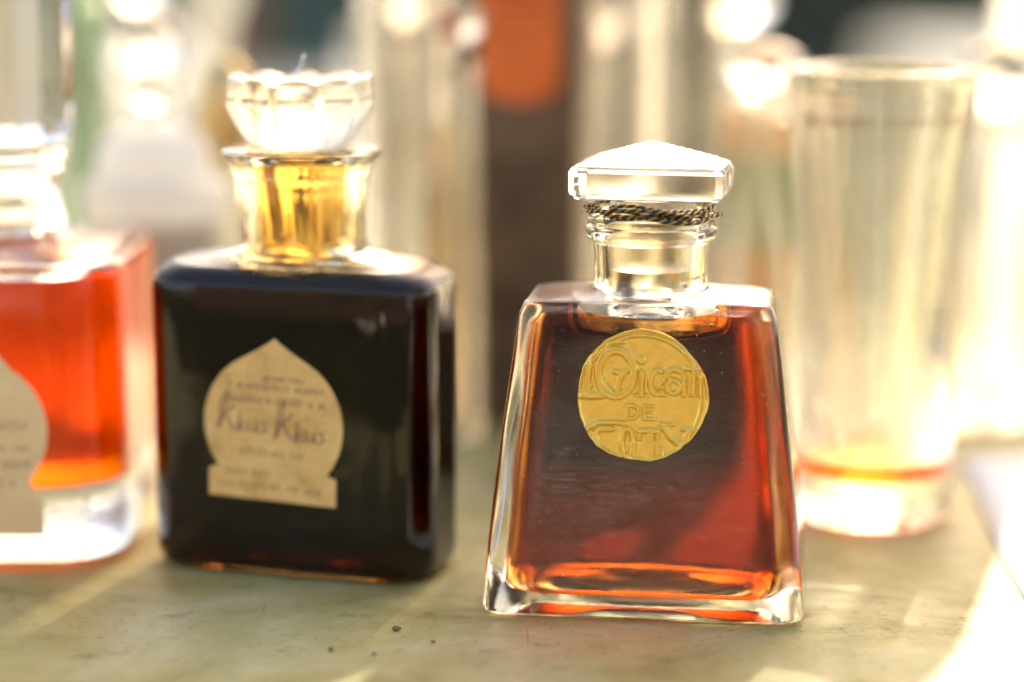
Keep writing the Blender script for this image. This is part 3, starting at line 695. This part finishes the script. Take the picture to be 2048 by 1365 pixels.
# white cloth on the table at the right
V = []; F = []; nx, ny = 30, 30
for jy in range(ny + 1):
    for ix in range(nx + 1):
        u = ix / nx; v = jy / ny
        V.append((0.0968 + 0.0135 * v + u * 0.20 + 0.0006 * math.sin(v * 9), 0.40 + v * 0.183, 0.0009 + 0.0006 * math.sin(u * 14 + v * 5) * u))
for jy in range(ny):
    for ix in range(nx):
        a = jy * (nx + 1) + ix; F.append((a, a + 1, a + nx + 2, a + nx + 1))
cl = mesh_obj('cloth', V, F, plain('white_linen', (0.8, 0.79, 0.76), 0.9, var=0.03, scale=900, bump=0.4), None)
md = cl.modifiers.new('solid', 'SOLIDIFY'); md.thickness = 0.0008
tag(cl, 'white cloth lying on the table at the right edge', 'cloth')

# crumbs on the table
M_CR = plain('brown_crumb', (0.25, 0.15, 0.07), 0.8)
def crumb(x, y, r, lab):
    bm = bmesh.new(); bmesh.ops.create_icosphere(bm, subdivisions=2, radius=r)
    for v in bm.verts: v.co = Vector((v.co.x * random.uniform(1.0, 1.5), v.co.y * random.uniform(.7, 1.2), v.co.z * random.uniform(.5, .8) + r * .45))
    bm.verts.index_update(); V = [tuple(v.co) for v in bm.verts]; F = [tuple(v.index for v in f.verts) for f in bm.faces]; bm.free()
    o = mesh_obj('crumb', V, F, M_CR, None); o.location = (x, y, 0.0002); tag(o, lab, 'crumb')
def ground_pt(px, py):
    a = R(PITCH) + math.atan((py - 682.5) / 4836); dd = CAMZ / math.tan(a); ax = dd * math.cos(R(PITCH)) + CAMZ * math.sin(R(PITCH))
    return ((px - 1024) / 4836 * ax, dd)
crumb(*ground_pt(793, 1262), 0.0007, 'largest brown crumb on the table in front of the gap between the bottles')
crumb(*ground_pt(866, 1287), 0.0004, 'small brown crumb right of the largest one')
crumb(*ground_pt(662, 1303), 0.0005, 'small dark crumb on the table left of the largest one')
crumb(*ground_pt(748, 1312), 0.0004, 'tiny grey crumb in front of the largest one')

# ------------------------------------------------------------------ far surroundings
def hedge(name, label, y, x0, x1, h, z0=-0.75, n=5200, seed=1):
    rd = random.Random(seed); t_ = thing(name, label, 'hedge', ((x0 + x1) / 2, y, z0))
    hx = (x1 - x0) / 2; V = []; F = []
    for k in range(n):
        c = Vector((rd.uniform(-hx, hx), rd.gauss(0, .28), h * (rd.random() ** .8) * (0.9 + .1 * math.sin(k)))); s = rd.uniform(.07, .17)
        a = Vector((rd.uniform(-1, 1), rd.uniform(-1, 1), rd.uniform(-1, 1))).normalized(); b = a.orthogonal().normalized()
        o_ = len(V); V += [tuple(c + a * s), tuple(c + b * s * .6), tuple(c - a * s), tuple(c - b * s * .6)]; F.append((o_, o_ + 1, o_ + 2, o_ + 3))
    mesh_obj('leaves', V, F, plain('hedge_leaf', (0.13, 0.17, 0.10), 0.6, scale=4), t_, smooth=False, kind='stuff')
    V, F = box_vf(-hx, hx, -.2, .2, 0, h * .9, 0.05); mesh_obj('branches', V, F, plain('hedge_wood', (0.08, 0.08, 0.06), 0.9), t_)
hedge('hedge', 'dark green hedge far behind the table across the top of the photo', 13.5, -7, 7, 2.4)
# added behind the camera to mirror in the bottles: a facade and white blocks
fa = thing('building', 'brown facade added behind the photographer, mirrored in the glass', 'building', (0, -9, -0.75))
V, F = box_vf(-9, 9, -0.3, 0, 0.0, 5.5, 0.01); mesh_obj('wall', V, F, plain('brown_render', (0.16, 0.11, 0.08), 0.9, scale=2), fa)
wv, wf = box_vf(-0.5, 0.5, 0.003, 0.05, 1.0, 2.4, 0.01)
wm = None
for k, x in enumerate((-7, -4.6, -2.4, -0.3, 1.9, 4.4, 6.8)):
    if wm is None: wo = mesh_obj('window', wv, wf, plain('dark_window', (0.03, 0.03, 0.035), 0.2), fa); wm = wo.data
    else: wo = bpy.data.objects.new('window', wm); col.objects.link(wo); wo.parent = fa
    wo.location = (x, 0, 0)
M_REFLECTOR = plain('white_reflector_cloth', (0.85, 0.80, 0.72), 0.9, var=0.04, scale=3)
for x0, x1, y, zt_, zb_, lab in ((-1.25, -0.74, -3.6, -0.03, -0.22, 'unseen white reflector block behind the camera, added to mirror in the bottles, left one'),
                           (-0.66, -0.52, -3.5, -0.09, -0.23, 'small unseen white reflector block behind the camera, added for its mirror image'),
                           (-3.25, -2.85, -3.9, -0.36, -0.50, 'low unseen white reflector block behind the camera, added at the far left'),
                           (-2.6, -2.25, -3.7, -0.25, -0.50, 'low unseen white reflector block behind the camera, added beside the far left one')):
    st = thing('stall_table', lab, 'table', ((x0 + x1) / 2, y, -0.75)); w_ = (x1 - x0) / 2  # unseen reflector shaped like a stall, added for pale bands in the glass
    V, F = box_vf(-w_, w_, -0.35, 0.0, zb_ + 0.75, zt_ + 0.75, 0.02); mesh_obj('stall_cloth', V, F, M_REFLECTOR, st)
    for sx in (-1, 1):
        V, F = box_vf(sx * (w_ - .05) - .02, sx * (w_ - .05) + .02, -0.3, -0.26, 0.0, zb_ + 0.749, 0.003); mesh_obj('table_leg', V, F, M_TABLE, st)
# small decanter added for its glaring ball stopper, right of the white stopper
bS = bottle_bg('decanter', 'slender necked decanter added for the glare of its stopper, right of the white pyramid stopper', 'decanter', 0.0620, 0.600,
          [(0.0075, 0), (0.0088, .002), (0.0088, 0.030), (0.0050, 0.060), (0.0040, 0.070), (0.0040, 0.086), (0.0070, 0.088)], M_BG)
bm = bmesh.new(); bmesh.ops.create_icosphere(bm, subdivisions=2, radius=0.0080); V = [(v.co.x * 1.3, v.co.y, v.co.z * .75 + 0.0955) for v in bm.verts]; F = [tuple(v.index for v in f.verts) for f in bm.faces]; bm.free()
mesh_obj('stopper', V, F, M_STOP, bS, smooth=False)

# second stall table behind, hung with pale cloth, with pale glass on it
def far_stall(x0, x1, y, drop, lab):
    st = thing('stall_table', lab, 'table', ((x0 + x1) / 2, y, -0.75)); w_ = (x1 - x0) / 2
    V, F = box_vf(-w_, w_, 0, 0.6, 0.75 - drop, 0.752, 0.01); mesh_obj('stall_cloth', V, F, opal('pale_linen', (0.80, 0.78, 0.70), 0.45), st)
    for sx in (-1, 1):
        for sy in (0.05, 0.53):
            V, F = box_vf(sx * (w_ - .06) - .02, sx * (w_ - .06) + .02, sy, sy + .04, 0.0, 0.749 - drop, 0.003); mesh_obj('table_leg', V, F, M_TABLE, st)
far_stall(0.345, 1.5, 1.75, 0.20, 'pale cloth covered stall table far behind at the right edge of the photo')
far_stall(-1.6, -0.112, 1.75, 0.26, 'pale cloth covered stall table far behind at the left edge of the photo')
rf = random.Random(5)
for k, (x, y, h_, r_, lab) in enumerate(((-0.62, 1.85, 0.20, .035, 'widest milky vase on the far left stall'), (-0.50, 1.95, 0.26, .028, 'tallest milky vase on the far left stall'), (-0.38, 1.82, 0.16, .03, 'shortest milky vase on the far left stall'),
                               (0.42, 1.85, 0.12, .03, 'small milky vase on the far right stall'))):
    vz = thing('milky_vase', lab, 'vase', (x, y, 0.003))
    V, F = lathe([(r_ * .7, 0), (r_, h_ * .25), (r_ * .9, h_ * .6), (r_ * .45, h_ * .8), (r_ * .6, h_), (r_ * .5, h_)], 32); mesh_obj('vase_body', V, F, opal('milk_glass_vase', (0.9, 0.88, 0.8), .6), vz)

# low dark case added behind the sharp bottle to darken its liquid
cs = thing('added_dark_case', 'low dark brown case added out of sight behind the sharp bottle to darken its perfume', 'case', (0.0300, 0.5660, 0.0005), R(4))
V, F = box_vf(-0.0270, 0.0250, -0.011, 0.011, 0, 0.0260, 0.002); mesh_obj('case_body', V, F, plain('dark_leather', (0.05, 0.028, 0.018), 0.55), cs)
V, F = box_vf(-0.0273, 0.0253, -0.0113, 0.0113, 0.0264, 0.0370, 0.002); mesh_obj('lid', V, F, plain('dark_leather_lid', (0.05, 0.028, 0.018), 0.55), cs)

# refractive shadow sampling is kept for the blurred bottles; the sharp one throws its soft tinted shadow by plain path tracing
for o in bt.children:
    o.cycles.is_caustics_caster = False

# cut glass bottles added to make sun highlights in the back row
def scent(x, y, zb_, r_, lab, body=0.0075, fl=1.0):
    t_ = bottle_bg('glass_bottle', lab, 'bottle', x, y, [(body * .8, 0), (body, .002), (body, 0.040), (0.0045, 0.055), (0.0038, zb_ - r_ - .008), (0.0055, zb_ - r_ - .004)], M_BG)
    bm = bmesh.new(); bmesh.ops.create_icosphere(bm, subdivisions=2, radius=r_); V = [(v.co.x * fl, v.co.y, v.co.z + zb_) for v in bm.verts]; F = [tuple(v.index for v in f.verts) for f in bm.faces]; bm.free()
    mesh_obj('stopper', V, F, M_STOP, t_, smooth=False)
scent(-0.0128, 0.606, 0.1060, 0.0060, 'thin necked scent bottle added for its sun glint, just left of the orange label, top of the photo', 0.0050)
scent(0.0640, 0.665, 0.1090, 0.0085, 'scent bottle added for the glare of its round stopper, highest one right of the white pyramid stopper')
scent(-0.1060, 0.700, 0.1120, 0.0080, 'scent bottle added for the glint of its round stopper, behind the green bottle at the left')
scent(-0.0300, 0.700, 0.1120, 0.0070, 'scent bottle added for its glinting round stopper, which shows through the tall clear bottle')
scent(0.0250, 0.690, 0.1080, 0.0070, 'scent bottle added for its glinting stopper, which shows through the slim clear bottle')

t_ = bottle_bg('glass_bottle', 'wide tall satin glass bottle added to shade the table, half outside the right edge of the photo', 'bottle', 0.1470, 0.680, [(0.0105, 0), (0.0118, .002), (0.0118, 0.195), (0.0080, 0.215)], M_BGF)  # added as a sun block that shades the table at the right
am = thing('ampoule', 'slim amber glass ampoule at the right edge of the tall clear bottle', 'ampoule', (-0.0188, 0.622, 0.0005), 0)
V, F = lathe([(0.0030, 0), (0.0036, .001), (0.0036, 0.060), (0.0014, 0.066), (0.0014, 0.074), (0.0018, 0.078), (0.0004, 0.081)], 24); mesh_obj('glass_body', V, F, glass('amber_ampoule_glass', (0.93, 0.62, 0.26), rough=0.15, wav=0.2), am)
